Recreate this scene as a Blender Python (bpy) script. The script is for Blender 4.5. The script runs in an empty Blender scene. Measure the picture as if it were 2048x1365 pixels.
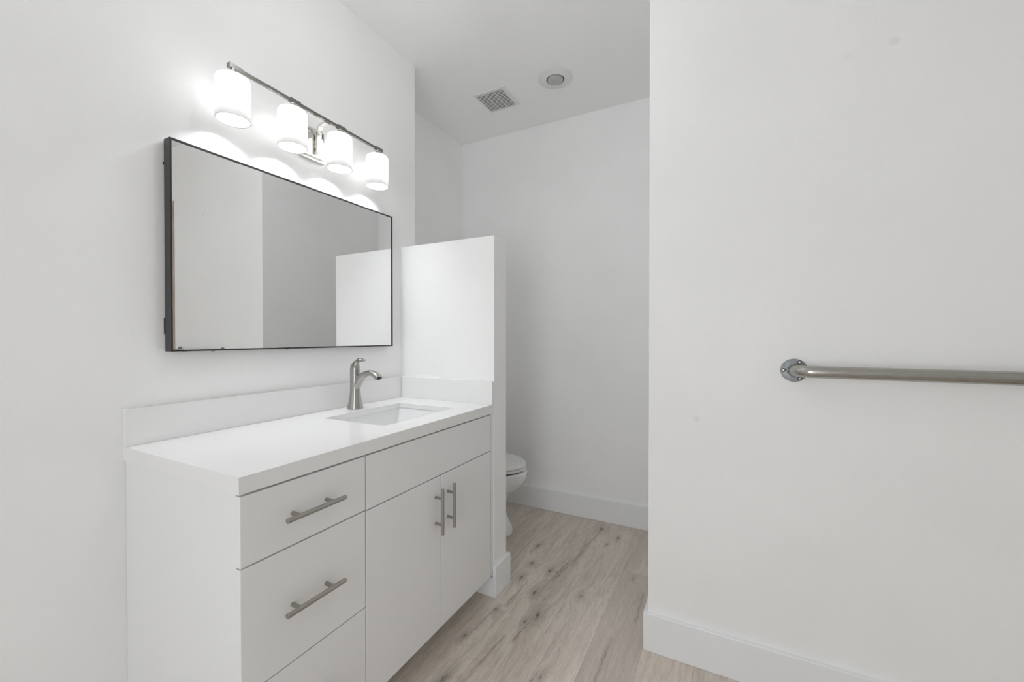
import bpy, bmesh, math, random
from mathutils import Vector, Matrix
random.seed(4)
S = bpy.context.scene
COL = S.collection
R = math.radians
PI = math.pi

# ------------------------------------------------------------------ camera, world, light, exposure
cd = bpy.data.cameras.new('camera'); cam = bpy.data.objects.new('camera', cd); COL.objects.link(cam)
cd.sensor_width = 36; cd.lens = 824.3 / 2048 * 36; cd.clip_start = .01
cam.location = (0, 0, 1.185); cam.rotation_euler = (R(90 - .5256), 0, R(27.4844))
S.camera = cam
S.cycles.max_bounces = 20; S.cycles.diffuse_bounces = 14; S.cycles.glossy_bounces = 6; S.cycles.transmission_bounces = 8
S.view_settings.view_transform = 'Standard'; S.view_settings.look = 'None'
S.view_settings.exposure = 0.1; S.view_settings.gamma = 1; S.view_settings.use_curve_mapping = False
w = bpy.data.worlds.new('world'); S.world = w; w.use_nodes = True
w.node_tree.nodes['Background'].inputs[0].default_value = (.93, .96, 1, 1)
w.node_tree.nodes['Background'].inputs[1].default_value = 1.0

def area(name, loc, rot, sx, sy, power, col=(1, 1, 1)):
    l = bpy.data.lights.new(name, 'AREA'); l.shape = 'RECTANGLE'; l.size = sx; l.size_y = sy
    l.energy = power; l.color = col
    o = bpy.data.objects.new(name, l); COL.objects.link(o); o.location = loc; o.rotation_euler = [R(a) for a in rot]
    return o
# added fill light, shining through an assumed window in the wall behind the camera
area('added_window_fill', (-.10, -1.735, 1.09), (90, 0, 0), .88, 1.98, 16.5, (.93, .968, 1))
BULB_E = 176       # radiance of the four bulbs of the vanity light
FILL_GLOBE_E = 11        # radiance of the added glass globe, an unseen fill lamp above the vanity

# ------------------------------------------------------------------ measurements (metres)
XW, XA, XR = -1.498, -1.790, -.260          # vanity wall, alcove wall, end face of the right block
YR, YF = 1.622, 2.6225
XC, YL, YH, YH2 = -.939, .518, 1.630, 1.7435
XH = -.939
ZC, ZCB, ZS, ZH, ZT = .879, .840, .984, 1.650, 2.647
YB, XE = -1.65, 2.1                          # wall behind the camera, far right wall
BT, BH = .016, .1417                         # baseboard

# ------------------------------------------------------------------ materials
def mat(name, col, rough=.5, metal=0, **k):
    m = bpy.data.materials.new(name); m.use_nodes = True
    b = m.node_tree.nodes['Principled BSDF']
    b.inputs['Base Color'].default_value = (*col, 1); b.inputs['Roughness'].default_value = rough
    b.inputs['Metallic'].default_value = metal
    for a, v in k.items(): b.inputs[a].default_value = v
    return m
class NT:
    def __init__(s, m): s.t = m.node_tree; s.b = s.t.nodes['Principled BSDF']
    def n(s, ty, **k):
        x = s.t.nodes.new(ty)
        for a, v in k.items(): setattr(x, a, v)
        return x
    def l(s, a, b): s.t.links.new(a, b)
    def sock(s, v, inp):
        if hasattr(v, 'is_output'): s.l(v, inp)
        else: inp.default_value = v
    def math(s, op, a, b=0., c=None, clamp=False):
        x = s.n('ShaderNodeMath', operation=op); x.use_clamp = clamp
        s.sock(a, x.inputs[0]); s.sock(b, x.inputs[1])
        if c is not None: s.sock(c, x.inputs[2])
        return x.outputs[0]
    def mix(s, f, a, b, bt='MIX'):
        x = s.n('ShaderNodeMix', data_type='RGBA', blend_type=bt)
        s.sock(f, x.inputs[0]); s.sock(a, x.inputs[6]); s.sock(b, x.inputs[7]); return x.outputs[2]
    def ss(s, v, a, b, lo=0., hi=1.):
        x = s.n('ShaderNodeMapRange', interpolation_type='SMOOTHSTEP')
        s.sock(v, x.inputs[0]); x.inputs[1].default_value = a; x.inputs[2].default_value = b
        x.inputs[3].default_value = lo; x.inputs[4].default_value = hi; return x.outputs[0]
    def noise(s, vec, sc, det=4, rough=.5, dist=0):
        x = s.n('ShaderNodeTexNoise'); s.l(vec, x.inputs['Vector'])
        x.inputs['Scale'].default_value = sc; x.inputs['Detail'].default_value = det
        x.inputs['Roughness'].default_value = rough; x.inputs['Distortion'].default_value = dist
        return x.outputs['Fac']
    def bump(s, h, st, d=.001):
        x = s.n('ShaderNodeBump'); s.l(h, x.inputs['Height']); x.inputs['Strength'].default_value = st
        x.inputs['Distance'].default_value = d; s.l(x.outputs[0], s.b.inputs['Normal'])
    def coord(s): return s.n('ShaderNodeTexCoord').outputs['Object']
    def pos(s): return s.n('ShaderNodeNewGeometry').outputs['Position']

def paint(name, col, rough, st, sc=130, blot=.012):
    m = mat(name, col, rough); t = NT(m); p = t.pos()
    a = t.noise(p, sc, 2, .5); b = t.noise(p, 9, 3, .5)
    h = t.math('ADD', a, t.math('MULTIPLY', b, 1.5))
    t.bump(h, st, .002)
    big = t.noise(p, 2.3, 2, .5)
    c = t.mix(t.ss(big, .35, .65), (*[x * (1 - blot) for x in col], 1), (*[min(1, x * (1 + blot)) for x in col], 1))
    t.l(c, t.b.inputs['Base Color'])
    return m
M = {}
M['wall'] = paint('wall_paint', (.91, .912, .912), .45, .30)
m = M['wall'].copy(); m.name = 'wall_paint_with_patches'; t = NT(m); old = t.b.inputs['Base Color'].links[0].from_socket; p_ = t.pos(); c = old
for sx_, sz_, sr_ in ((.4404, 2.068, .015), (-.0944, .8912, .013), (.33, 2.06, .016)):     # faint touched-up patches
    v = t.n('ShaderNodeVectorMath', operation='DISTANCE'); t.l(p_, v.inputs[0]); v.inputs[1].default_value = (sx_, YR, sz_)
    c = t.mix(t.ss(v.outputs['Value'], sr_*.7, sr_, .32 if sx_ != .33 else .1, 0), c, (.72, .725, .725, 1))
t.l(c, t.b.inputs['Base Color']); M['wall_spots'] = m
M['ceil'] = paint('ceiling_paint', (.94, .942, .94), .7, .12)
M['trim'] = mat('trim_paint', (.86, .872, .885), .28)
M['cab'] = mat('cabinet_lacquer', (.845, .85, .855), .2)
M['quartz'] = mat('white_quartz', (.86, .86, .86), .16)
M['ceramic'] = mat('ceramic', (.84, .845, .85), .06)
M['black'] = mat('black_metal', (.022, .023, .022), .32, 0)
M['dark'] = mat('dark_void', (.03, .03, .03), .6)  # for small dark parts, and for shade painted into gaps and cavities
M['gap'] = mat('shadow_gap', (.10, .10, .10), .7)
M['plastic'] = mat('white_plastic', (.80, .80, .79), .35)
M['kick'] = mat('toe_kick_board', (.62, .62, .62), .5)
m = mat('mirror_silver', (.90, .905, .90), 0.0, 1.0); M['mirror'] = m
M['bar'] = mat('dark_nickel', (.27, .262, .245), .24, 1.0)
M['nickel'] = mat('brushed_nickel', (.44, .428, .405), .26, 1.0)
m = mat('polished_nickel', (.80, .785, .76), .12, 1.0); M['polish'] = m
m = mat('handle_steel', (.41, .395, .36), .3, 1.0); M['handle'] = m
m = mat('satin_steel', (.44, .43, .405), .25, 1.0); t = NT(m)
mp = t.n('ShaderNodeMapping'); t.l(t.coord(), mp.inputs[0]); mp.inputs['Scale'].default_value = (6, 260, 260)
t.l(t.ss(t.noise(mp.outputs[0], 1, 3), .3, .7, .23, .29), t.b.inputs['Roughness']); M['steel'] = m
m = mat('flange_steel', (.20, .205, .21), .38, 1.0); t = NT(m)
t.l(t.ss(t.noise(t.coord(), 60, 3), .3, .7, .3, .45), t.b.inputs['Roughness']); M['flange'] = m

# opal glass of the lamp shades: translucent white, lit by the bulb inside
m = bpy.data.materials.new('opal_glass'); m.use_nodes = True; nt = m.node_tree; nt.nodes.clear()
o = nt.nodes.new('ShaderNodeOutputMaterial'); mx = nt.nodes.new('ShaderNodeMixShader')
d = nt.nodes.new('ShaderNodeBsdfDiffuse'); d.inputs[0].default_value = (.86, .86, .85, 1)
tr = nt.nodes.new('ShaderNodeBsdfTranslucent'); tr.inputs[0].default_value = (.93, .925, .91, 1)
gl = nt.nodes.new('ShaderNodeBsdfGlossy'); gl.inputs['Roughness'].default_value = .08
mx2 = nt.nodes.new('ShaderNodeMixShader'); fr = nt.nodes.new('ShaderNodeFresnel'); fr.inputs[0].default_value = 1.4
mx.inputs[0].default_value = .64
nt.links.new(d.outputs[0], mx.inputs[1]); nt.links.new(tr.outputs[0], mx.inputs[2])
nt.links.new(fr.outputs[0], mx2.inputs[0]); nt.links.new(mx.outputs[0], mx2.inputs[1]); nt.links.new(gl.outputs[0], mx2.inputs[2])
nt.links.new(mx2.outputs[0], o.inputs[0]); M['opal'] = m
def emis(name, col, st):
    m = mat(name, (.9, .9, .9), .4); b = m.node_tree.nodes['Principled BSDF']
    b.inputs['Emission Color'].default_value = (*col, 1); b.inputs['Emission Strength'].default_value = st; return m
M['bulb'] = emis('lit_bulb', (.955, .98, 1), BULB_E)
M['globe'] = emis('fill_globe', (.955, .98, 1), FILL_GLOBE_E)
m = mat('frosted_bulb', (.47, .47, .455), .2); M['frost'] = m
m = mat('window_glass', (1, 1, 1), .02); m.node_tree.nodes['Principled BSDF'].inputs['Transmission Weight'].default_value = 1; M['glass'] = m

# brown wooden door seen as a sliver in the mirror
m = mat('worn_brown_wood', (.3, .22, .16), .6); t = NT(m)
mp = t.n('ShaderNodeMapping'); t.l(t.pos(), mp.inputs[0]); mp.inputs['Scale'].default_value = (60, 60, 5)
c = t.mix(t.ss(t.noise(mp.outputs[0], 1, 5, .6), .35, .65), (.34, .27, .20, 1), (.50, .44, .37, 1))
t.l(c, t.b.inputs['Base Color']); M['wood'] = m

# oak plank floor; the plank attribute carries (random, tone, warmth)
KNOTS = [(-.6789, 2.4988, .020), (-.8922, 1.8159, .013), (-.7087, 1.5969, .019), (-.7391, 1.5379, .010), (-.7883, 1.9309, .010),
         (-.7843, 1.7365, .014), (-.8863, 1.5497, .008), (-.8623, 1.1434, .017), (-.9162, 1.3538, .010), (-.586, 1.812, .010),
         (-.60, 2.33, .008), (-.56, 2.43, .010), (-.945, 2.13, .012), (-.5675, 1.3093, .008), (-.40, 2.06, .008), (-.90, 1.95, .010),
         (-.15, .9, .012), (.25, .5, .015), (-.72, .6, .014), (.5, 1.1, .012)]
CHECKS = [(-.770, 1.735, -.728, 2.08), (-.745, 1.86, -.695, 2.20), (-.905, 1.375, -.890, 1.545), (-.735, 1.42, -.722, 1.535), (-.955, 2.06, -.93, 2.17),
          (-.80, 1.15, -.775, 1.42), (-.86, 1.60, -.852, 1.76), (-.33, 1.75, -.335, 1.95), (-.60, 1.20, -.585, 1.33), (-.70, 2.25, -.675, 2.47), (-.40, 1.3, -.395, 1.6)]
m = mat('oak_plank_floor', (.4, .36, .31), .42); t = NT(m)
at = t.n('ShaderNodeAttribute', attribute_name='plank'); sp = t.n('ShaderNodeSeparateColor'); t.l(at.outputs['Color'], sp.inputs[0])
rnd, tone, warm = sp.outputs
xyz = t.n('ShaderNodeSeparateXYZ'); t.l(t.pos(), xyz.inputs[0]); X, Y = xyz.outputs[0], xyz.outputs[1]
kn = None; halo = None; ring = None
wob = t.noise(t.pos(), 38, 3, .6)
for kx, ky, kr in KNOTS:
    dx = t.math('SUBTRACT', X, kx); dy = t.math('MULTIPLY', t.math('SUBTRACT', Y, ky), .42)
    dd = t.math('SQRT', t.math('ADD', t.math('MULTIPLY', dx, dx), t.math('MULTIPLY', dy, dy)))
    dn = t.math('DIVIDE', dd, kr)
    kn = dn if kn is None else t.math('MINIMUM', kn, dn)
w2 = t.n('ShaderNodeMapping'); t.l(t.pos(), w2.inputs[0]); w2.inputs['Scale'].default_value = (1, .4, 1)
wob2 = t.noise(w2.outputs[0], 110, 4, .7)
knw = t.math('ADD', kn, t.math('ADD', t.math('MULTIPLY', t.math('SUBTRACT', wob, .5), 1.9), t.math('MULTIPLY', t.math('SUBTRACT', wob2, .5), 2.2)))
core = t.ss(knw, -.1, .85, 1, 0)
halo = t.ss(knw, .3, 3.0, 1, 0)
push = t.ss(kn, .4, 6, 1, 0)                                    # grain bends round the knots
gx = t.math('ADD', X, t.math('MULTIPLY', push, .035))
gx = t.math('ADD', gx, t.math('MULTIPLY', t.math('SUBTRACT', t.noise(w2.outputs[0], 5, 2, .5), .5), .035))
# long dark checks in the boards: (x at start, y start, x at end, y end)
seg = None
for xa_, ya_, xb_, yb_ in CHECKS:
    u = t.math('DIVIDE', t.math('SUBTRACT', Y, ya_), yb_ - ya_, clamp=True)
    cx = t.math('MULTIPLY_ADD', u, xb_ - xa_, xa_)
    dx = t.math('SUBTRACT', X, t.math('ADD', cx, t.math('MULTIPLY', t.math('SUBTRACT', wob, .5), .022)))
    dy = t.math('SUBTRACT', Y, t.math('MULTIPLY_ADD', u, yb_ - ya_, ya_))
    dy = t.math('MULTIPLY', dy, .5)
    d_ = t.math('SQRT', t.math('ADD', t.math('MULTIPLY', dx, dx), t.math('MULTIPLY', dy, dy)))
    seg = d_ if seg is None else t.math('MINIMUM', seg, d_)
segl = t.math('MULTIPLY', t.ss(t.math('ADD', seg, t.math('MULTIPLY', wob2, .004)), .0015, .0045, 1, 0), 1.)
segh = t.ss(t.math('ADD', seg, t.math('MULTIPLY', wob2, .012)), .004, .020, 1, 0)
cmb = t.n('ShaderNodeCombineXYZ')
t.l(t.math('ADD', t.math('MULTIPLY', gx, 1.), t.math('MULTIPLY', rnd, 7.)), cmb.inputs[0])
t.l(t.math('ADD', t.math('MULTIPLY', Y, .075), t.math('MULTIPLY', rnd, 3.)), cmb.inputs[1])
t.l(rnd, cmb.inputs[2])
gv = cmb.outputs[0]
fine = t.noise(gv, 260, 4, .7, .2); mid = t.noise(gv, 50, 4, .65, .6); big = t.noise(gv, 11, 3, .55, .6)
fleck = t.noise(w2.outputs[0], 420, 2, .6)
cr = t.n('ShaderNodeCombineXYZ')
t.l(t.math('ADD', t.math('ADD', gx, t.math('MULTIPLY', wob, .008)), t.math('MULTIPLY', rnd, 5)), cr.inputs[0]); t.l(t.math('MULTIPLY', Y, .12), cr.inputs[1]); t.l(rnd, cr.inputs[2])
crk = t.noise(cr.outputs[0], 30, 3, .55, .2)
crack = t.math('MULTIPLY', t.ss(t.math('ABSOLUTE', t.math('SUBTRACT', crk, .5)), 0, .008, 1, 0), t.ss(t.noise(gv, 14, 2), .54, .70))
FA = (.74, .665, .575, 1); FB = (.43, .36, .29, 1)
c = t.mix(t.ss(big, .35, .68), FA, (.60, .525, .44, 1))
c = t.mix(t.math('MULTIPLY', t.ss(mid, .45, .72), .60), c, FB)
c = t.mix(t.math('MULTIPLY', t.ss(fine, .42, .70), .55), c, FB)
c = t.mix(t.math('MULTIPLY', t.ss(fine, .5, .25), .22), c, (.76, .71, .66, 1))
c = t.mix(t.math('MULTIPLY', t.ss(fleck, .5, .72), .40), c, (.35, .30, .25, 1))
c = t.mix(t.math('MULTIPLY', t.math('MAXIMUM', halo, segh), .42), c, (.25, .205, .165, 1))
c = t.mix(t.math('MULTIPLY', crack, .6), c, (.15, .12, .095, 1))
c = t.mix(t.math('MAXIMUM', t.math('MULTIPLY', core, .85), t.math('MULTIPLY', t.math('MULTIPLY', segl, t.ss(t.noise(w2.outputs[0], 16, 2), .38, .55)), .8)), c, (.075, .058, .046, 1))
c = t.mix(t.math('MULTIPLY', warm, .35), c, (.60, .515, .49, 1), 'MIX')
hs = t.n('ShaderNodeHueSaturation'); t.l(c, hs.inputs['Color']); t.l(t.math('ADD', tone, .5), hs.inputs['Value']); hs.inputs['Saturation'].default_value = .86
t.l(hs.outputs[0], t.b.inputs['Base Color'])
t.l(t.ss(fine, .3, .7, .34, .46), t.b.inputs['Roughness'])
t.bump(t.math('SUBTRACT', t.math('MULTIPLY', fine, .5), t.math('MULTIPLY', crack, .8)), .25, .001)
M['floor'] = m

# ------------------------------------------------------------------ mesh helpers
def obj(name, bm, m, parent=None, smooth=False, bevel=0, seg=2, angle=35):
    me = bpy.data.meshes.new(name); bmesh.ops.recalc_face_normals(bm, faces=bm.faces); bm.to_mesh(me); bm.free()
    me.materials.append(m)
    o = bpy.data.objects.new(name, me); COL.objects.link(o)
    if parent is not None:
        o.parent = parent
        if parent.parent is None: o.matrix_parent_inverse = Matrix.Translation(parent.location).inverted()   # parts keep world coordinates
    if smooth:
        for p in me.polygons: p.use_smooth = True
        if smooth != 'all':
            me.set_sharp_from_angle(angle=R(angle))
    if bevel:
        b = o.modifiers.new('bevel', 'BEVEL'); b.width = bevel; b.segments = seg; b.limit_method = 'ANGLE'; b.angle_limit = R(40)
    return o
def box(bm, a, b):
    x0, y0, z0 = a; x1, y1, z1 = b
    v = [bm.verts.new(c) for c in ((x0,y0,z0),(x1,y0,z0),(x1,y1,z0),(x0,y1,z0),(x0,y0,z1),(x1,y0,z1),(x1,y1,z1),(x0,y1,z1))]
    for f in ((0,3,2,1),(4,5,6,7),(0,1,5,4),(1,2,6,5),(2,3,7,6),(3,0,4,7)): bm.faces.new([v[i] for i in f])
    return bm
def B(*boxes):
    bm = bmesh.new()
    for a, b in boxes: box(bm, a, b)
    return bm
def rings(bm, rs, cap0=True, cap1=True):
    L = [[bm.verts.new(p) for p in r] for r in rs]
    n = len(L[0])
    for a, b in zip(L, L[1:]):
        for i in range(n): bm.faces.new((a[i], a[(i+1) % n], b[(i+1) % n], b[i]))
    if cap0: bm.faces.new(L[0][::-1])
    if cap1: bm.faces.new(L[-1])
    return bm
def lathe(bm, c, prof, axis='Z', n=48, cap0=True, cap1=True):
    c = Vector(c); rs = []
    for r, h in prof:
        row = []
        for i in range(n):
            a = 2 * PI * i / n; u, v = r * math.cos(a), r * math.sin(a)
            row.append(c + Vector({'Z': (u, v, h), 'Y': (u, h, v), 'X': (h, u, v)}[axis]))
        rs.append(row)
    return rings(bm, rs, cap0, cap1)
def tube(bm, pts, r, n=24):
    pts = [Vector(p) for p in pts]; rs = []; side = None
    for i, p in enumerate(pts):
        tg = (pts[min(i+1, len(pts)-1)] - pts[max(i-1, 0)]).normalized()
        if side is None:
            side = tg.cross(Vector((0, 0, 1)) if abs(tg.z) < .9 else Vector((1, 0, 0))).normalized()
        side = (side - tg * side.dot(tg)).normalized(); up = tg.cross(side)
        rr = r[i] if isinstance(r, (list, tuple)) else r
        rs.append([p + side * rr * math.cos(2*PI*k/n) + up * rr * math.sin(2*PI*k/n) for k in range(n)])
    return rings(bm, rs)
def se(a, e):                                                  # superellipse point
    c, s = math.cos(a), math.sin(a)
    return math.copysign(abs(c) ** (2/e), c), math.copysign(abs(s) ** (2/e), s)
def loft_xz(bm, y, pts, n=32, e=2.6):
    """pts: (x, z, half width along Y, half thickness) along a path in the plane Y = y"""
    rs = []
    for i, (x, z, wy, th) in enumerate(pts):
        a, b = pts[max(i-1, 0)], pts[min(i+1, len(pts)-1)]
        tg = Vector((b[0]-a[0], 0, b[1]-a[1])).normalized(); nm = Vector((-tg.z, 0, tg.x))
        rs.append([Vector((x, y, z)) + Vector((0, 1, 0)) * wy * se(2*PI*k/n, e)[0] + nm * th * se(2*PI*k/n, e)[1] for k in range(n)])
    return rings(bm, rs)
def smooth_pts(P, k=6):
    out = []
    for i in range(len(P) - 1):
        p0, p1, p2, p3 = P[max(i-1, 0)], P[i], P[i+1], P[min(i+2, len(P)-1)]
        for j in range(k):
            u = j / k
            out.append(tuple(.5 * (2*b + (c-a)*u + (2*a-5*b+4*c-d)*u*u + (3*b-a-3*c+d)*u**3) for a, b, c, d in zip(p0, p1, p2, p3)))
    out.append(tuple(P[-1])); return out
def tag(o, label=None, cat=None, group=None, kind=None):
    if label: o['label'] = label
    if cat: o['category'] = cat
    if group: o['group'] = group
    if kind: o['kind'] = kind
    return o
def thing(name, loc, label, cat, group=None):
    o = bpy.data.objects.new(name, None); COL.objects.link(o); o.location = loc; o.empty_display_size = .05
    return tag(o, label, cat, group)
def struct(name, bm, m, label, cat, bevel=0, parent=None):
    o = obj(name, bm, m, parent, bevel=bevel)
    return tag(o, label, cat, kind='structure') if parent is None else o

# ------------------------------------------------------------------ floor (planks run along Y)
bm = bmesh.new(); lay = bm.loops.layers.float_color.new('plank')
W = .1795; x0 = -.4595 - 8 * W
JO = {8: 2.113, 7: 1.84, 6: .92, 5: 2.18, 9: .75, 4: 1.2}
TN = {(8, 1): (.47, .75), (8, 2): (.54, .25), (7, 1): (.58, .45), (7, 2): (.52, .1), (9, 2): (.60, .35), (9, 1): (.56, .3), (6, 2): (.505, .05), (6, 1): (.5, .1), (5, 1): (.515, .0), (5, 2): (.49, .05)}
def plank(xa, xb, ya, yb, r, tn, wm):
    g = .0006
    vs = []
    for z, e in ((-.0012, 0), (0, g)):
        vs.append([bm.verts.new(c) for c in ((xa+e, ya+e, z), (xb-e, ya+e, z), (xb-e, yb-e, z), (xa+e, yb-e, z))])
    fs = [bm.faces.new(vs[1])] + [bm.faces.new((vs[0][i], vs[0][(i+1) % 4], vs[1][(i+1) % 4], vs[1][i])) for i in range(4)]
    for f in fs:
        for l in f.loops: l[lay] = (r, tn, wm, 1)
for i in range(23):
    xa = x0 + i * W; xb = min(xa + W, XE); xa = max(xa, XA)
    if xb <= xa: continue
    j = JO.get(i, random.uniform(.4, 2.2)); ys = [YB] + [y for y in (j - 3.6, j - 1.8, j, j + 1.8) if YB < y < YF] + [YF]
    for k, (ya, yb) in enumerate(zip(ys, ys[1:])):
        key = (i, 2 if ya >= j - .01 else 1)
        tn, wm = TN.get(key, (random.uniform(.46, .56), random.uniform(0, .5)))
        plank(xa, xb, ya, yb, random.random(), tn, wm)
box(bm, (XA, YB, -.08), (XE, YF, -.0012))
struct('floor', bm, M['floor'], 'grey-beige oak plank floor with dark knots', 'floor')

# ------------------------------------------------------------------ shell
T = .12
struct('ceiling', B(((XA - T, YB - T, ZT), (XE + T, YF + T, ZT + .1))), M['ceil'], 'flat white painted ceiling', 'ceiling')
struct('wall_left', B(((XA - T, YB - T, -.08), (XW, YH2, ZT))), M['wall'], 'white painted wall behind the vanity and mirror', 'wall', .0015)
struct('wall_alcove', B(((XA - T, YH2, -.08), (XA, YF, ZT))), M['wall'], 'white side wall of the toilet alcove set back behind the vanity wall', 'wall')
struct('wall_back', B(((XA - T, YF, -.08), (XE + T, YF + T, ZT))), M['wall'], 'white far wall behind the toilet alcove', 'wall')
struct('wall_right', B(((XR, YR, -.08), (XE + T, YF, ZT))), M['wall_spots'], 'large white wall on the right carrying the steel grab bar', 'wall', .0015)
struct('wall_partition', B(((XW, YH, -.08), (XH, YH2, ZH))), M['wall'], 'white shoulder-high partition wall between vanity and toilet', 'half wall', .0015)
struct('wall_east', B(((XE, YB - T, -.08), (XE + T, YR, ZT))), M['wall'], 'white wall beyond the right edge of the photo', 'wall')
wx0, wx1, wz0, wz1 = -.57, .37, .06, 2.12  # added window opening, placed and sized for the fill light
struct('wall_behind', B(((XW, YB - T, -.08), (wx0, YB, ZT)), ((wx1, YB - T, -.08), (XE, YB, ZT)), ((wx0, YB - T, -.08), (wx1, YB, wz0)), ((wx0, YB - T, wz1), (wx1, YB, ZT))),
       M['wall'], 'white wall with an added window behind the camera', 'wall')
tag(obj('added_window_1', B(((wx0, YB-.07, wz0), (wx0+.04, YB-.01, wz1)), ((wx1-.04, YB-.07, wz0), (wx1, YB-.01, wz1)), ((wx0+.04, YB-.07, wz0), (wx1-.04, YB-.01, wz0+.04)),
      ((wx0+.04, YB-.07, wz1-.04), (wx1-.04, YB-.01, wz1))), M['trim']), 'added tall white window frame behind the camera, opening for the fill light', 'window', kind='structure')
# baseboards
def bb(name, boxes, label): struct(name, B(*boxes), M['trim'], label, 'baseboard', .002)
bb('baseboard_back', [((XA, YF-BT, 0), (XR-BT, YF, BH))], 'white baseboard along the far alcove wall')
bb('baseboard_alcove', [((XA, YH2+BT, 0), (XA+BT, YF-BT, BH))], 'white baseboard behind the toilet on the alcove side wall')
bb('baseboard_partition', [((XH, YH-BT, 0), (XH+BT, YH2+BT, BH)), ((XC-.22, YH-BT, 0), (XH, YH, .088)), ((XA+BT, YH2, 0), (XH, YH2+BT, BH))], 'white baseboard wrapped round the foot of the partition wall')
bb('baseboard_right', [((XR-BT, YR-BT, 0), (.829, YR, BH)), ((XR-BT, YR, 0), (XR, YF, BH))], 'white baseboard under the grab bar wall')
bb('baseboard_left', [((XW, YB+BT, 0), (XW+BT, YL-.01, BH))], 'white baseboard left of the vanity')
bb('baseboard_behind', [((XW, YB, 0), (wx0-.005, YB+BT, BH)), ((wx1+.005, YB, 0), (XE, YB+BT, BH))], 'white baseboard beside the added window behind the camera')
# brown door at the right end of the grab bar wall (a sliver of it shows in the mirror)
dr = thing('door_1', (.832, YR, 0), 'brown wooden door seen as a sliver at the left edge of the mirror', 'door'); dr['kind'] = 'structure'
obj('door_casing', B(((.832, YR-.006, 0), (.836, YR, 2.235)),), M['trim'], dr)
obj('door_jamb', B(((.836, YR-.005, 0), (.97, YR, 2.235)), ((.97, YR-.014, 2.14), (1.80, YR, 2.235)), ((1.80, YR-.014, 0), (1.89, YR, 2.235))), M['wood'], dr, bevel=.002)
lf = obj('door_leaf', B(((.97, YR-.008, .004), (1.80, YR, 2.14))), M['wood'], dr)
bm = bmesh.new(); lathe(bm, (1.74, YR, .98), [(.026, -.008), (.026, -.016), (.010, -.018), (.010, -.045), (.026, -.05), (.028, -.07), (.018, -.078)], 'Y', 24)
obj('door_knob', bm, M['nickel'], lf, smooth=True)

# ------------------------------------------------------------------ vanity cabinet
V = thing('vanity_cabinet', (-1.22, 1.07, 0), 'white slab-front bathroom vanity cabinet with steel bar handles under the countertop', 'cabinet')
XD = -.942; DT = .019; YR2 = 1.603; G = .0019; ZK = .098
xb = XD - DT - .0015
obj('carcass', B(((XW+.001, YL+.006, 0), (xb, YL+.022, ZCB-.001)), ((XW+.001, YL+.022, ZK), (xb, YH-.004, ZK+.016)), ((XW+.001, YH-.02, ZK), (xb, YH-.004, ZCB-.001)),
                 ((XW+.001, YL+.022, ZK+.016), (XW+.012, YH-.02, ZCB-.001)), ((XW+.3, .868, ZK+.016), (xb, .884, ZCB-.001)),
                 ((xb-.09, YL+.022, ZCB-.03), (xb, .868, ZCB-.001)), ((xb-.09, .884, ZCB-.03), (xb, YH-.02, ZCB-.001)),
                 ((xb-.05, .884, .655), (xb-.02, YH-.02, .685)), ((xb-.05, YL+.022, .655), (xb-.02, .868, .69)), ((xb-.05, YL+.022, .37), (xb-.02, .868, .40))),
    M['cab'], V, bevel=.0008)
obj('toe_kick', B(((XC-.135, YL+.022, 0), (XC-.120, YH-.021, ZK))), M['kick'], V)
obj('filler_strip', B(((XD-DT-.001, YR2+.0035, .101), (XD-.001, YH-.0005, ZCB-.0015))), M['cab'], V, bevel=.0008)
def handle(par, p, horiz, name='handle'):
    """p = centre on the door face"""
    L, o, r = .168, .032, .0062
    d = Vector((0, 1, 0)) if horiz else Vector((0, 0, 1)); p = Vector(p); c = p + Vector((o, 0, 0))
    h = obj(name, tube(bmesh.new(), [c - d*L/2, c - d*(L/2-.0008), c + d*(L/2-.0008), c + d*L/2], [r-.0012, r, r, r-.0012], 20), M['handle'], par, smooth=True)
    for s in (-1, 1):
        q = p + d * .048 * s
        obj('handle_post', tube(bmesh.new(), [q + Vector((.0003, 0, 0)), q + Vector((o-.002, 0, 0))], .0052, 16), M['handle'], par, smooth=True)
    return h
def front(name, y0, y1, z0, z1):
    o = obj(name, B(((XD-DT, y0+G, z0+G), (XD, y1-G, z1-G))), M['cab'], V, bevel=.0012); return o
ys = YL + .002
d1 = front('drawer', ys, .8755, .6735, ZCB-.004); handle(d1, (XD, .693, .7535), True)
d2 = front('drawer', ys, .8755, .3865, .6735); handle(d2, (XD, .6915, .5295), True)
d3 = front('drawer', ys, .8755, ZK, .3865); handle(d3, (XD, .691, .243), True)
front('front_panel', .8755, YR2, .6715, ZCB-.004)
a = front('door', .8755, 1.2385, ZK, .6715); handle(a, (XD, 1.2045, .5505), False)
b = front('door', 1.2385, YR2, ZK, .6715); handle(b, (XD, 1.2775, .549), False)

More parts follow.
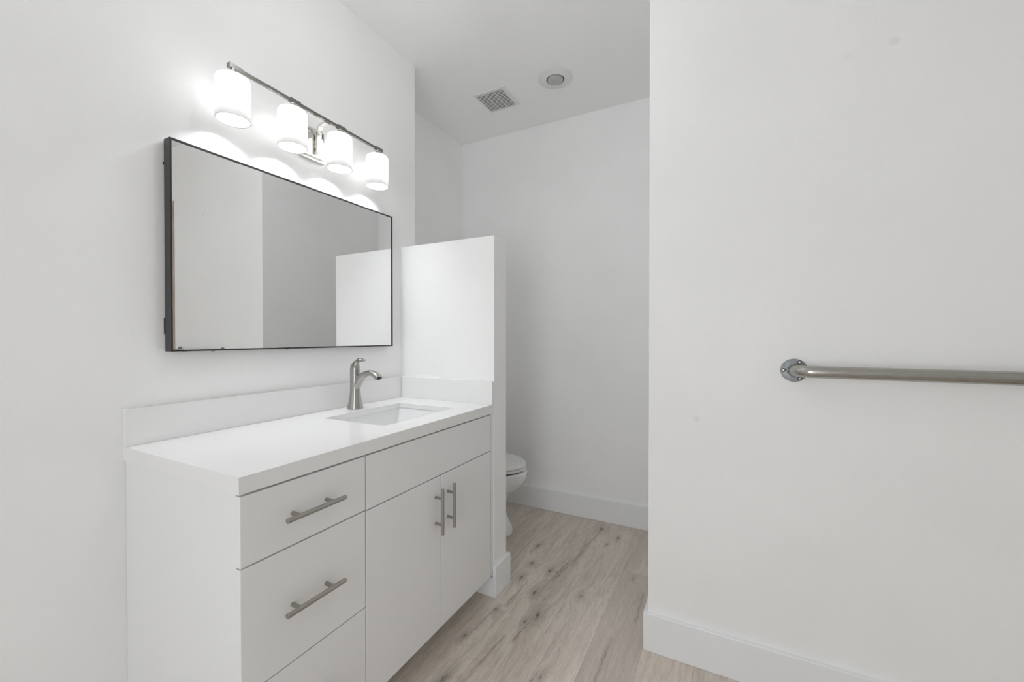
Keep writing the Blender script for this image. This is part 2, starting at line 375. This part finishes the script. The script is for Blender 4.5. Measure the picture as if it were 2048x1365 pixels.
# ------------------------------------------------------------------ countertop with a cut-out, backsplash and side splash
CT = thing('countertop', (-1.22, 1.07, ZC), 'white quartz countertop with raised backsplash on top of the vanity', 'countertop')
sx0, sx1, sy0, sy1 = -1.349, -1.043, 1.052, 1.462
def rrect(x0, x1, y0, y1, r, z, n=6):
    P = []
    for cx, cy, a0 in ((x1-r, y1-r, 0), (x0+r, y1-r, 90), (x0+r, y0+r, 180), (x1-r, y0+r, 270)):
        for i in range(n + 1):
            a = R(a0 + 90 * i / n); P.append((cx + r*math.cos(a), cy + r*math.sin(a), z))
    return P
def slab_with_hole(xa, xb_, ya, yb, zt, zb, zlip, hole):
    """top slab; near the hole it is only 20 mm thick"""
    bm = bmesh.new(); n = len(hole)
    def outer(z):
        # project every hole point to the outer rectangle so the bridge stays a clean quad strip
        cx, cy = (sx0+sx1)/2, (sy0+sy1)/2; out = []
        for k, p in enumerate(hole):
            q = n // 4; side = k // q
            out.append(None)
        return out
    # corners-first grid: split into 4 rectangles around the hole bounding box + corner fans
    top = [bm.verts.new((p[0], p[1], zt)) for p in hole]; low = [bm.verts.new((p[0], p[1], zlip)) for p in hole]
    for i in range(n): bm.faces.new((top[i], top[(i+1) % n], low[(i+1) % n], low[i]))
    for ring, z in ((top, zt), (low, zlip)):
        cs = [bm.verts.new((x, y, z)) for x, y in ((xb_, yb), (xa, yb), (xa, ya), (xb_, ya))]
        m_ = n // 4
        for s in range(4):
            seg = ring[s*m_:(s+1)*m_]
            for u, v in zip(seg, seg[1:]): bm.faces.new((u, v, cs[s]))
            bm.faces.new((seg[-1], ring[((s+1)*m_) % n], cs[(s+1) % 4], cs[s]))
        if ring is top: ct = cs
        else: cl = cs
    for i in range(4): bm.faces.new((ct[i], ct[(i+1) % 4], cl[(i+1) % 4], cl[i]))
    return bm
hole = rrect(sx0, sx1, sy0, sy1, .008, 0, 4)
bm = slab_with_hole(XW, XC, YL, YH, ZC, ZCB, ZC-.02, hole)
# mitred apron along the front and the left end
box(bm, (XC-.02, YL, ZCB), (XC, YH, ZC-.02)); box(bm, (XW, YL, ZCB), (XC-.02, YL+.02, ZC-.02))
bmesh.ops.remove_doubles(bm, verts=bm.verts, dist=1e-5)
obj('slab', bm, M['quartz'], CT)
TS = .019
obj('backsplash', B(((XW, YL, ZC), (XW+TS, YH, ZS))), M['quartz'], CT, bevel=.001)
obj('side_splash', B(((XW+TS+.0004, YH-TS, ZC), (XC, YH, ZS))), M['quartz'], CT, bevel=.001)

# ------------------------------------------------------------------ sink
SK = thing('sink', ((sx0+sx1)/2, (sy0+sy1)/2, .73), 'white rectangular undermount sink set into the countertop below the faucet', 'sink')
def sr(dx, dy0, dy1, z, r): return rrect(sx0-.004+dx, sx1+.004-dx, sy0-.004+dy0, sy1+.004-dy1, r, z, 6)
zt = ZC - .0203
bm = rings(bmesh.new(), [sr(-.02, -.02, -.02, zt, .02), sr(0, 0, 0, zt, .014), sr(.002, .006, .006, zt-.012, .015), sr(.010, .040, .036, zt-.10, .02), sr(.022, .056, .052, zt-.122, .03), sr(.08, .11, .11, zt-.130, .03), sr(.125, .17, .17, zt-.132, .02)], False, True)
o = obj('basin', bm, M['ceramic'], SK, smooth=True, angle=50)
s = o.modifiers.new('solid', 'SOLIDIFY'); s.thickness = .008; s.offset = -1
for f in o.data.polygons: pass
bm = bmesh.new(); lathe(bm, ((sx0+sx1)/2, (sy0+sy1)/2, zt-.131), [(.026, 0), (.026, .002), (.018, .003), (.016, .001)], n=32)
obj('drain', bm, M['nickel'], SK, smooth=True)

# ------------------------------------------------------------------ faucet
FY = 1.2536; FX = -1.4085
F = thing('faucet', (FX, FY, ZC), 'brushed nickel single-lever faucet with a curved spout behind the sink', 'faucet')
bm = bmesh.new(); rs = []
prof = smooth_pts([(0, .0305), (.004, .0305), (.012, .0292), (.035, .0245), (.06, .0212), (.09, .0198), (.12, .0196), (.15, .0200), (.1625, .0203)], 4)
for h, r in prof:
    rs.append([(FX + r * se(2*PI*k/40 + PI/4, 2.5)[0], FY + r * se(2*PI*k/40 + PI/4, 2.5)[1], ZC + h) for k in range(40)])
rings(bm, rs); body = obj('body', bm, M['nickel'], F, smooth=True, angle=60)
sp = smooth_pts([(FX-.004, ZC+.050, .012, .010), (FX+.004, ZC+.085, .0165, .014), (FX+.018, ZC+.113, .0165, .015), (FX+.042, ZC+.139, .0160, .0140), (FX+.070, ZC+.1535, .0155, .0120),
                 (FX+.094, ZC+.1570, .0155, .0110), (FX+.114, ZC+.1525, .0165, .0108), (FX+.129, ZC+.1440, .0175, .0112), (FX+.138, ZC+.1360, .0180, .0115)], 5)
obj('spout', loft_xz(bmesh.new(), FY, sp), M['nickel'], F, smooth=True, angle=60)
bm = loft_xz(bmesh.new(), FY, [(FX+.1375, ZC+.1370, .012, .007), (FX+.1398, ZC+.1343, .012, .007)]); obj('aerator', bm, M['dark'], F)
ld = smooth_pts([(FX, ZC+.1640, .0200, .0200), (FX, ZC+.1700, .0202, .0202), (FX+.001, ZC+.182, .0180, .0185), (FX+.005, ZC+.192, .0140, .0145), (FX+.012, ZC+.2015, .0105, .0100), (FX+.0205, ZC+.2080, .0105, .0080),
                 (FX+.029, ZC+.2110, .0135, .0070), (FX+.038, ZC+.2105, .0160, .0062), (FX+.045, ZC+.2075, .0150, .0055), (FX+.0490, ZC+.2055, .0100, .0035)], 5)
obj('lever_handle', loft_xz(bmesh.new(), FY, ld, e=2.3), M['nickel'], F, smooth=True, angle=60)

# ------------------------------------------------------------------ mirror
MX = XW + .040; my0, my1, mz0, mz1 = .6160, 1.5310, 1.1420, 1.7768
MR = thing('wall_mirror', (MX, (my0+my1)/2, mz0), 'large rectangular mirror in a thin black metal frame on the vanity wall', 'mirror')
fx0, fw_ = XW + .006, .0055
bm = B(((fx0, my0, mz0), (MX, my0+fw_, mz1)), ((fx0, my1-fw_, mz0), (MX, my1, mz1)), ((fx0, my0+fw_, mz0), (MX, my1-fw_, mz0+fw_)), ((fx0, my0+fw_, mz1-fw_), (MX, my1-fw_, mz1)))
obj('frame', bm, M['black'], MR, bevel=.0006, seg=1)
obj('mirror_glass', B(((MX-.008, my0+fw_, mz0+fw_), (MX-.0035, my1-fw_, mz1-fw_))), M['mirror'], MR)
for y, z, h in ((my0, 1.218, .024), (my0, 1.706, .004), (my1, 1.218, .024), (my1, 1.706, .004)):
    q = (y-.0012, y+.02) if y == my0 else (y-.02, y+.0012)
    obj('hanging_bracket', B(((XW+.0005, q[0], z-h), (fx0-.0002, q[1], z+h))), M['dark'], MR, bevel=.001)
for y in (.664, .742, 1.0, 1.4):
    bm = bmesh.new(); lathe(bm, (XW+.012, y, mz0), [(.004, -.004), (.006, -.002), (.006, .001)], n=16); obj('frame_screw', bm, M['handle'], MR, smooth=True)

# ------------------------------------------------------------------ vanity light: back plate, arm, bar and four opal shades
LX, LZ = XW + .087, 2.0545; LY = 1.088
L = thing('vanity_light', (XW, LY, LZ), 'four-shade satin nickel bar light above the mirror', 'light fixture')
obj('back_plate', B(((XW, LY-.032, 1.902), (XW+.012, LY+.078, 2.030))), M['polish'], L, bevel=.001)
obj('plate_cover', B(((XW+.012, LY-.024, 1.912), (XW+.022, LY+.068, 2.020))), M['polish'], L, bevel=.002)
def sag(y): return -.0205 * (y - .757) - .0005               # the fixture hangs very slightly out of level
ay = LY + .036; zo = sag(ay); ap = [(XW+.033, 1.926), (XW+.033, 1.99), (XW+.035, 2.012), (XW+.042, 2.030), (XW+.053, 2.041+zo/2), (XW+.068, 2.047+zo), (LX-.002, 2.0475+zo)]
obj('arm', loft_xz(bmesh.new(), ay, [(x, z, .011, .0045) for x, z in smooth_pts(ap, 5)], n=32, e=8), M['polish'], L, smooth=True, angle=40)
bm = bmesh.new(); tube(bm, [(XW+.022, ay, 1.952), (XW+.030, ay, 1.952)], .006, 16); obj('arm_screw', bm, M['polish'], L, smooth=True)
def sqbar(y0, y1, h):
    bm = bmesh.new(); v = []
    for y in (y0, y1): v.append([bm.verts.new((LX+dx, y, LZ+sag(y)+dz)) for dx, dz in ((-h, -h), (h, -h), (h, h), (-h, h))])
    for i in range(4): bm.faces.new((v[0][i], v[0][(i+1) % 4], v[1][(i+1) % 4], v[1][i]))
    bm.faces.new(v[0]); bm.faces.new(v[1]); return bm
obj('bar', sqbar(.757, 1.412, .0052), M['bar'], L, bevel=.0008)
SY = [.7685, .9735, 1.1795, 1.3845]
for i, y in enumerate(SY):
    zz = LZ + sag(y)
    yc = y + (.006 if i == 0 else .008)
    obj('collar', sqbar(yc-.021, min(yc+.021, 1.414), .0078), M['bar'], L, bevel=.0012)
    bm = bmesh.new(); tube(bm, [(LX+.006, y-.006, zz-.0125), (LX+.013, y-.006, zz-.0125), (LX+.014, y-.006, zz-.0125)], [.0036, .0036, .0028], 16); obj('thumb_screw', bm, M['polish'], L, smooth=True)
    bm = bmesh.new(); lathe(bm, (LX, y, 0), [(.0075, zz-.005), (.0075, zz-.023), (.0125, zz-.0245), (.0125, zz-.0325)], n=24); obj('stem', bm, M['nickel'], L, smooth=True)
    zt_, r = zz - .032, .0495; zb_ = zt_ - .1395
    bm = bmesh.new(); th = .0035
    out = [(.012, zt_), (r-.014, zt_), (r-.007, zt_-.0018), (r-.0025, zt_-.006), (r, zt_-.014), (r, zb_+.0015), (r-.0012, zb_)]
    inn = [(r-th+.0012, zb_), (r-th, zb_+.0015), (r-th, zt_-.014), (r-th-.004, zt_-.0075), (r-.014, zt_-th), (.012, zt_-th)]
    lathe(bm, (LX, y, 0), out + inn, n=64, cap0=False, cap1=False)
    sh = obj('lamp_shade', bm, M['opal'], L, smooth=True, angle=70)
    bm = bmesh.new(); lathe(bm, (LX, y, 0), [(.013, zt_-.004), (.013, zt_-.024), (.016, zt_-.030)], n=24); obj('socket', bm, M['plastic'], L, smooth=True)
    bm = bmesh.new(); zc_ = zb_ + .060
    lathe(bm, (LX, y, zc_), [(.013, .046), (.014, .038), (.019, .027)] + [(.0265*math.cos(R(a)), .0265*math.sin(R(a))) for a in range(40, -90, -10)] + [(.001, -.0265)], n=32)
    obj('bulb', bm, M['bulb'], sh, smooth='all')

# ------------------------------------------------------------------ grab bar
gx, gz, gy = .197, 1.077, YR - .057; gx2 = .775; GR = .0186
GB = thing('grab_bar', (gx, YR, gz), 'satin stainless steel grab bar with round screwed flange on the right wall', 'grab bar')
rb = .040; P = [(gx, YR-.0045, gz), (gx, gy+rb, gz)]
for i in range(1, 10):
    a = R(90 * i / 9); P.append((gx + rb*(1-math.cos(a)), gy + rb*(1-math.sin(a)), gz))
P += [(gx + rb + .05*(k+1), gy, gz) for k in range(0, 9)]
for i in range(0, 10):
    a = R(90 * i / 9); P.append((gx2 - rb*(1-math.sin(a)), gy + rb*(1-math.cos(a)), gz))
P.append((gx2, YR-.0045, gz))
obj('rail', tube(bmesh.new(), P, GR, 40), M['steel'], GB, smooth=True, angle=60)
for x in (gx, gx2):
    bm = bmesh.new(); lathe(bm, (x, YR, gz), [(.0375, 0), (.0375, -.0025), (.0365, -.0035), (.0215, -.0040), (.0205, -.0060), (.0180, -.0065)], 'Y', 64)
    fl = obj('flange', bm, M['flange'], GB, smooth=True, angle=30)
    for dx, dz in ((-.0295, 0), (.0145, .0262), (.0150, -.0262)):
        if x == gx2: dx = -dx
        bm = bmesh.new(); lathe(bm, (x+dx, YR-.0036, gz+dz), [(.0062, 0), (.0062, -.0006), (.0058, -.0009)], 'Y', 24); obj('screw_recess', bm, M['dark'], fl)
        bm = bmesh.new(); lathe(bm, (x+dx, YR-.0042, gz+dz), [(.0042, 0), (.0040, -.0012), (.0028, -.0022), (.0010, -.0026)], 'Y', 24); obj('screw', bm, M['polish'], fl, smooth=True)

# ------------------------------------------------------------------ ceiling vent
VN = thing('exhaust_vent', (-1.25, 2.225, ZT), 'square white exhaust vent grille on the alcove ceiling', 'vent')
vx0, vx1, vy0, vy1 = -1.361, -1.150, 2.108, 2.322; gx0_, gx1_, gy0_, gy1_ = -1.350, -1.176, 2.128, 2.312; fz = ZT - .007
obj('frame', B(((vx0, vy0, fz), (gx0_, vy1, ZT-.0005)), ((gx1_, vy0, fz), (vx1, vy1, ZT-.0005)), ((gx0_, vy0, fz), (gx1_, gy0_, ZT-.0005)), ((gx0_, gy1_, fz), (gx1_, vy1, ZT-.0005))), M['plastic'], VN, bevel=.002)
bm = bmesh.new(); n = 14
for i in range(n):
    p = (gy1_-gy0_) / n; y = gy0_ + p * (i + .5)
    box(bm, (gx0_, y - p*.24, fz+.0008), (gx1_, y + p*.24, fz+.0020))
for x in (-1.292, -1.234): box(bm, (x-.001, gy0_, fz+.0012), (x+.001, gy1_, fz+.004))
obj('grille', bm, M['plastic'], VN)
obj('interior_shade', B(((gx0_, gy0_, ZT-.002), (gx1_, gy1_, ZT-.001)), ((gx0_, gy0_, fz+.003), (gx0_+.001, gy1_, ZT-.002)), ((gx1_-.001, gy0_, fz+.003), (gx1_, gy1_, ZT-.002)),
    ((gx0_, gy1_-.001, fz+.003), (gx1_, gy1_, ZT-.002)), ((gx0_, gy0_, fz+.003), (gx1_, gy0_+.001, ZT-.002))), M['dark'], VN)  # dark sheets stand in for the shade inside the vent

# ------------------------------------------------------------------ recessed round ceiling light (switched off)
cx_, cy_ = -.862, 2.186
RL = thing('recessed_light', (cx_, cy_, ZT), 'round white recessed ceiling light with grey bulb, switched off', 'ceiling light')
bm = bmesh.new(); lathe(bm, (cx_, cy_, ZT), [(.098, -.0003), (.098, -.003), (.094, -.006), (.062, -.0085), (.056, -.011), (.0515, -.0115), (.0500, -.010), (.0500, -.0005)], n=72, cap0=False, cap1=False)
obj('trim_ring', bm, M['plastic'], RL, smooth=True, angle=50)
bm = bmesh.new(); lathe(bm, (cx_, cy_, ZT), [(.0505, -.0004), (.0505, -.0016)], n=48); obj('recess_shade', bm, M['dark'], RL)  # dark disc stands in for the shade round the bulb
bm = bmesh.new(); lathe(bm, (cx_, cy_, ZT), [(.044, -.0016), (.0445, -.008), (.043, -.014), (.038, -.0185), (.028, -.022), (.014, -.024), (.001, -.0245)], n=48)
obj('bulb', bm, M['frost'], RL, smooth='all')

# ------------------------------------------------------------------ toilet
TY = 2.18
TO = thing('toilet', (-1.4, TY, 0), 'white ceramic toilet with closed lid behind the partition wall', 'toilet')
def egg(xf, xk, hw, z, n=56, eb=3.2):
    xm = xk + (xf - xk) * .48; P = []
    for k in range(n):
        a = 2*PI*k/n; c, s_ = math.cos(a), math.sin(a)
        if c >= 0: P.append((xm + (xf-xm)*c, TY + hw*s_, z))
        else:
            u, v = se(a, eb); P.append((xm + (xm-xk)*u, TY + hw*v, z))
    return P
sec = smooth_pts([(0, -1.140, -1.66, .125), (.015, -1.137, -1.66, .127), (.045, -1.142, -1.66, .120), (.12, -1.180, -1.66, .105), (.19, -1.180, -1.66, .112), (.24, -1.150, -1.67, .135), (.285, -1.095, -1.68, .160),
                  (.33, -1.058, -1.69, .176), (.37, -1.0455, -1.70, .181), (.383, -1.0450, -1.70, .181), (.389, -1.051, -1.70, .176)], 4)
bm = rings(bmesh.new(), [egg(xf, xk, hw, z) for z, xf, xk, hw in sec]); obj('bowl', bm, M['ceramic'], TO, smooth=True, angle=50)
bm = rings(bmesh.new(), [egg(-1.070, -1.52, .168, .3888), egg(-1.070, -1.52, .168, .3992)]); obj('seat_gap_shade', bm, M['dark'], TO)  # dark slab stands in for the shade between seat and bowl
bm = rings(bmesh.new(), [egg(-1.059, -1.54, .179, .3985), egg(-1.055, -1.54, .183, .4005), egg(-1.055, -1.54, .183, .411), egg(-1.059, -1.54, .180, .4135)]); obj('seat', bm, M['plastic'], TO, smooth=True, angle=50)
lidr = [egg(-1.062, -1.54, .177, .4155), egg(-1.057, -1.54, .182, .4175), egg(-1.056, -1.54, .183, .426), egg(-1.062, -1.54, .178, .433), egg(-1.085, -1.54, .16, .438), egg(-1.170, -1.50, .10, .4415), egg(-1.260, -1.42, .04, .4425)]
obj('lid', rings(bmesh.new(), lidr), M['plastic'], TO, smooth=True, angle=60)
for y in (TY-.09, TY+.05): obj('hinge', B(((-1.585, y, .392), (-1.535, y+.04, .425))), M['plastic'], TO, bevel=.004)
bm = rings(bmesh.new(), [[(x, y, z) for x, y, _ in rrect(-1.765+e, -1.575-e*1.2, TY-.20+e, TY+.20-e, .035, 0)] for z, e in ((.385, .025), (.42, .010), (.60, .003), (.735, 0))])
obj('tank', bm, M['ceramic'], TO, smooth=True, angle=50)
bm = rings(bmesh.new(), [[(x, y, z) for x, y, _ in rrect(-1.772+e, -1.566-e, TY-.208+e, TY+.208-e, .036, 0)] for z, e in ((.7355, .003), (.738, 0), (.762, 0), (.770, .006))])
obj('tank_lid', bm, M['ceramic'], TO, smooth=True, angle=50)
bm = bmesh.new(); tube(bm, [(-1.578, TY-.14, .69), (-1.562, TY-.14, .69), (-1.556, TY-.135, .688), (-1.552, TY-.07, .680)], [.009, .009, .0075, .0055], 16); obj('flush_lever', bm, M['polish'], TO, smooth=True)


# ------------------------------------------------------------------ added glass globe above the frame, unseen fill for alcove and ceiling
gl_x, gl_y, gl_z, gl_r = -.78, .95, 2.38, .09
CL = thing('fill_globe_lamp', (gl_x, gl_y, ZT), 'added unseen fill lamp, a lit white glass globe on a short nickel stem', 'added fill lamp')
bm = bmesh.new(); lathe(bm, (gl_x, gl_y, 0), [(.060, ZT-.0005), (.060, ZT-.012), (.050, ZT-.022), (.012, ZT-.026), (.009, ZT-.030), (.009, gl_z+gl_r+.02), (.036, gl_z+gl_r+.012), (.038, gl_z+gl_r-.012)], n=40)
obj('canopy', bm, M['nickel'], CL, smooth=True)
bm = bmesh.new(); lathe(bm, (gl_x, gl_y, gl_z), [(gl_r*math.cos(R(a)), gl_r*math.sin(R(a))) for a in range(66, -90, -6)] + [(.001, -gl_r)], n=48)
obj('globe', bm, M['globe'], CL, smooth='all')
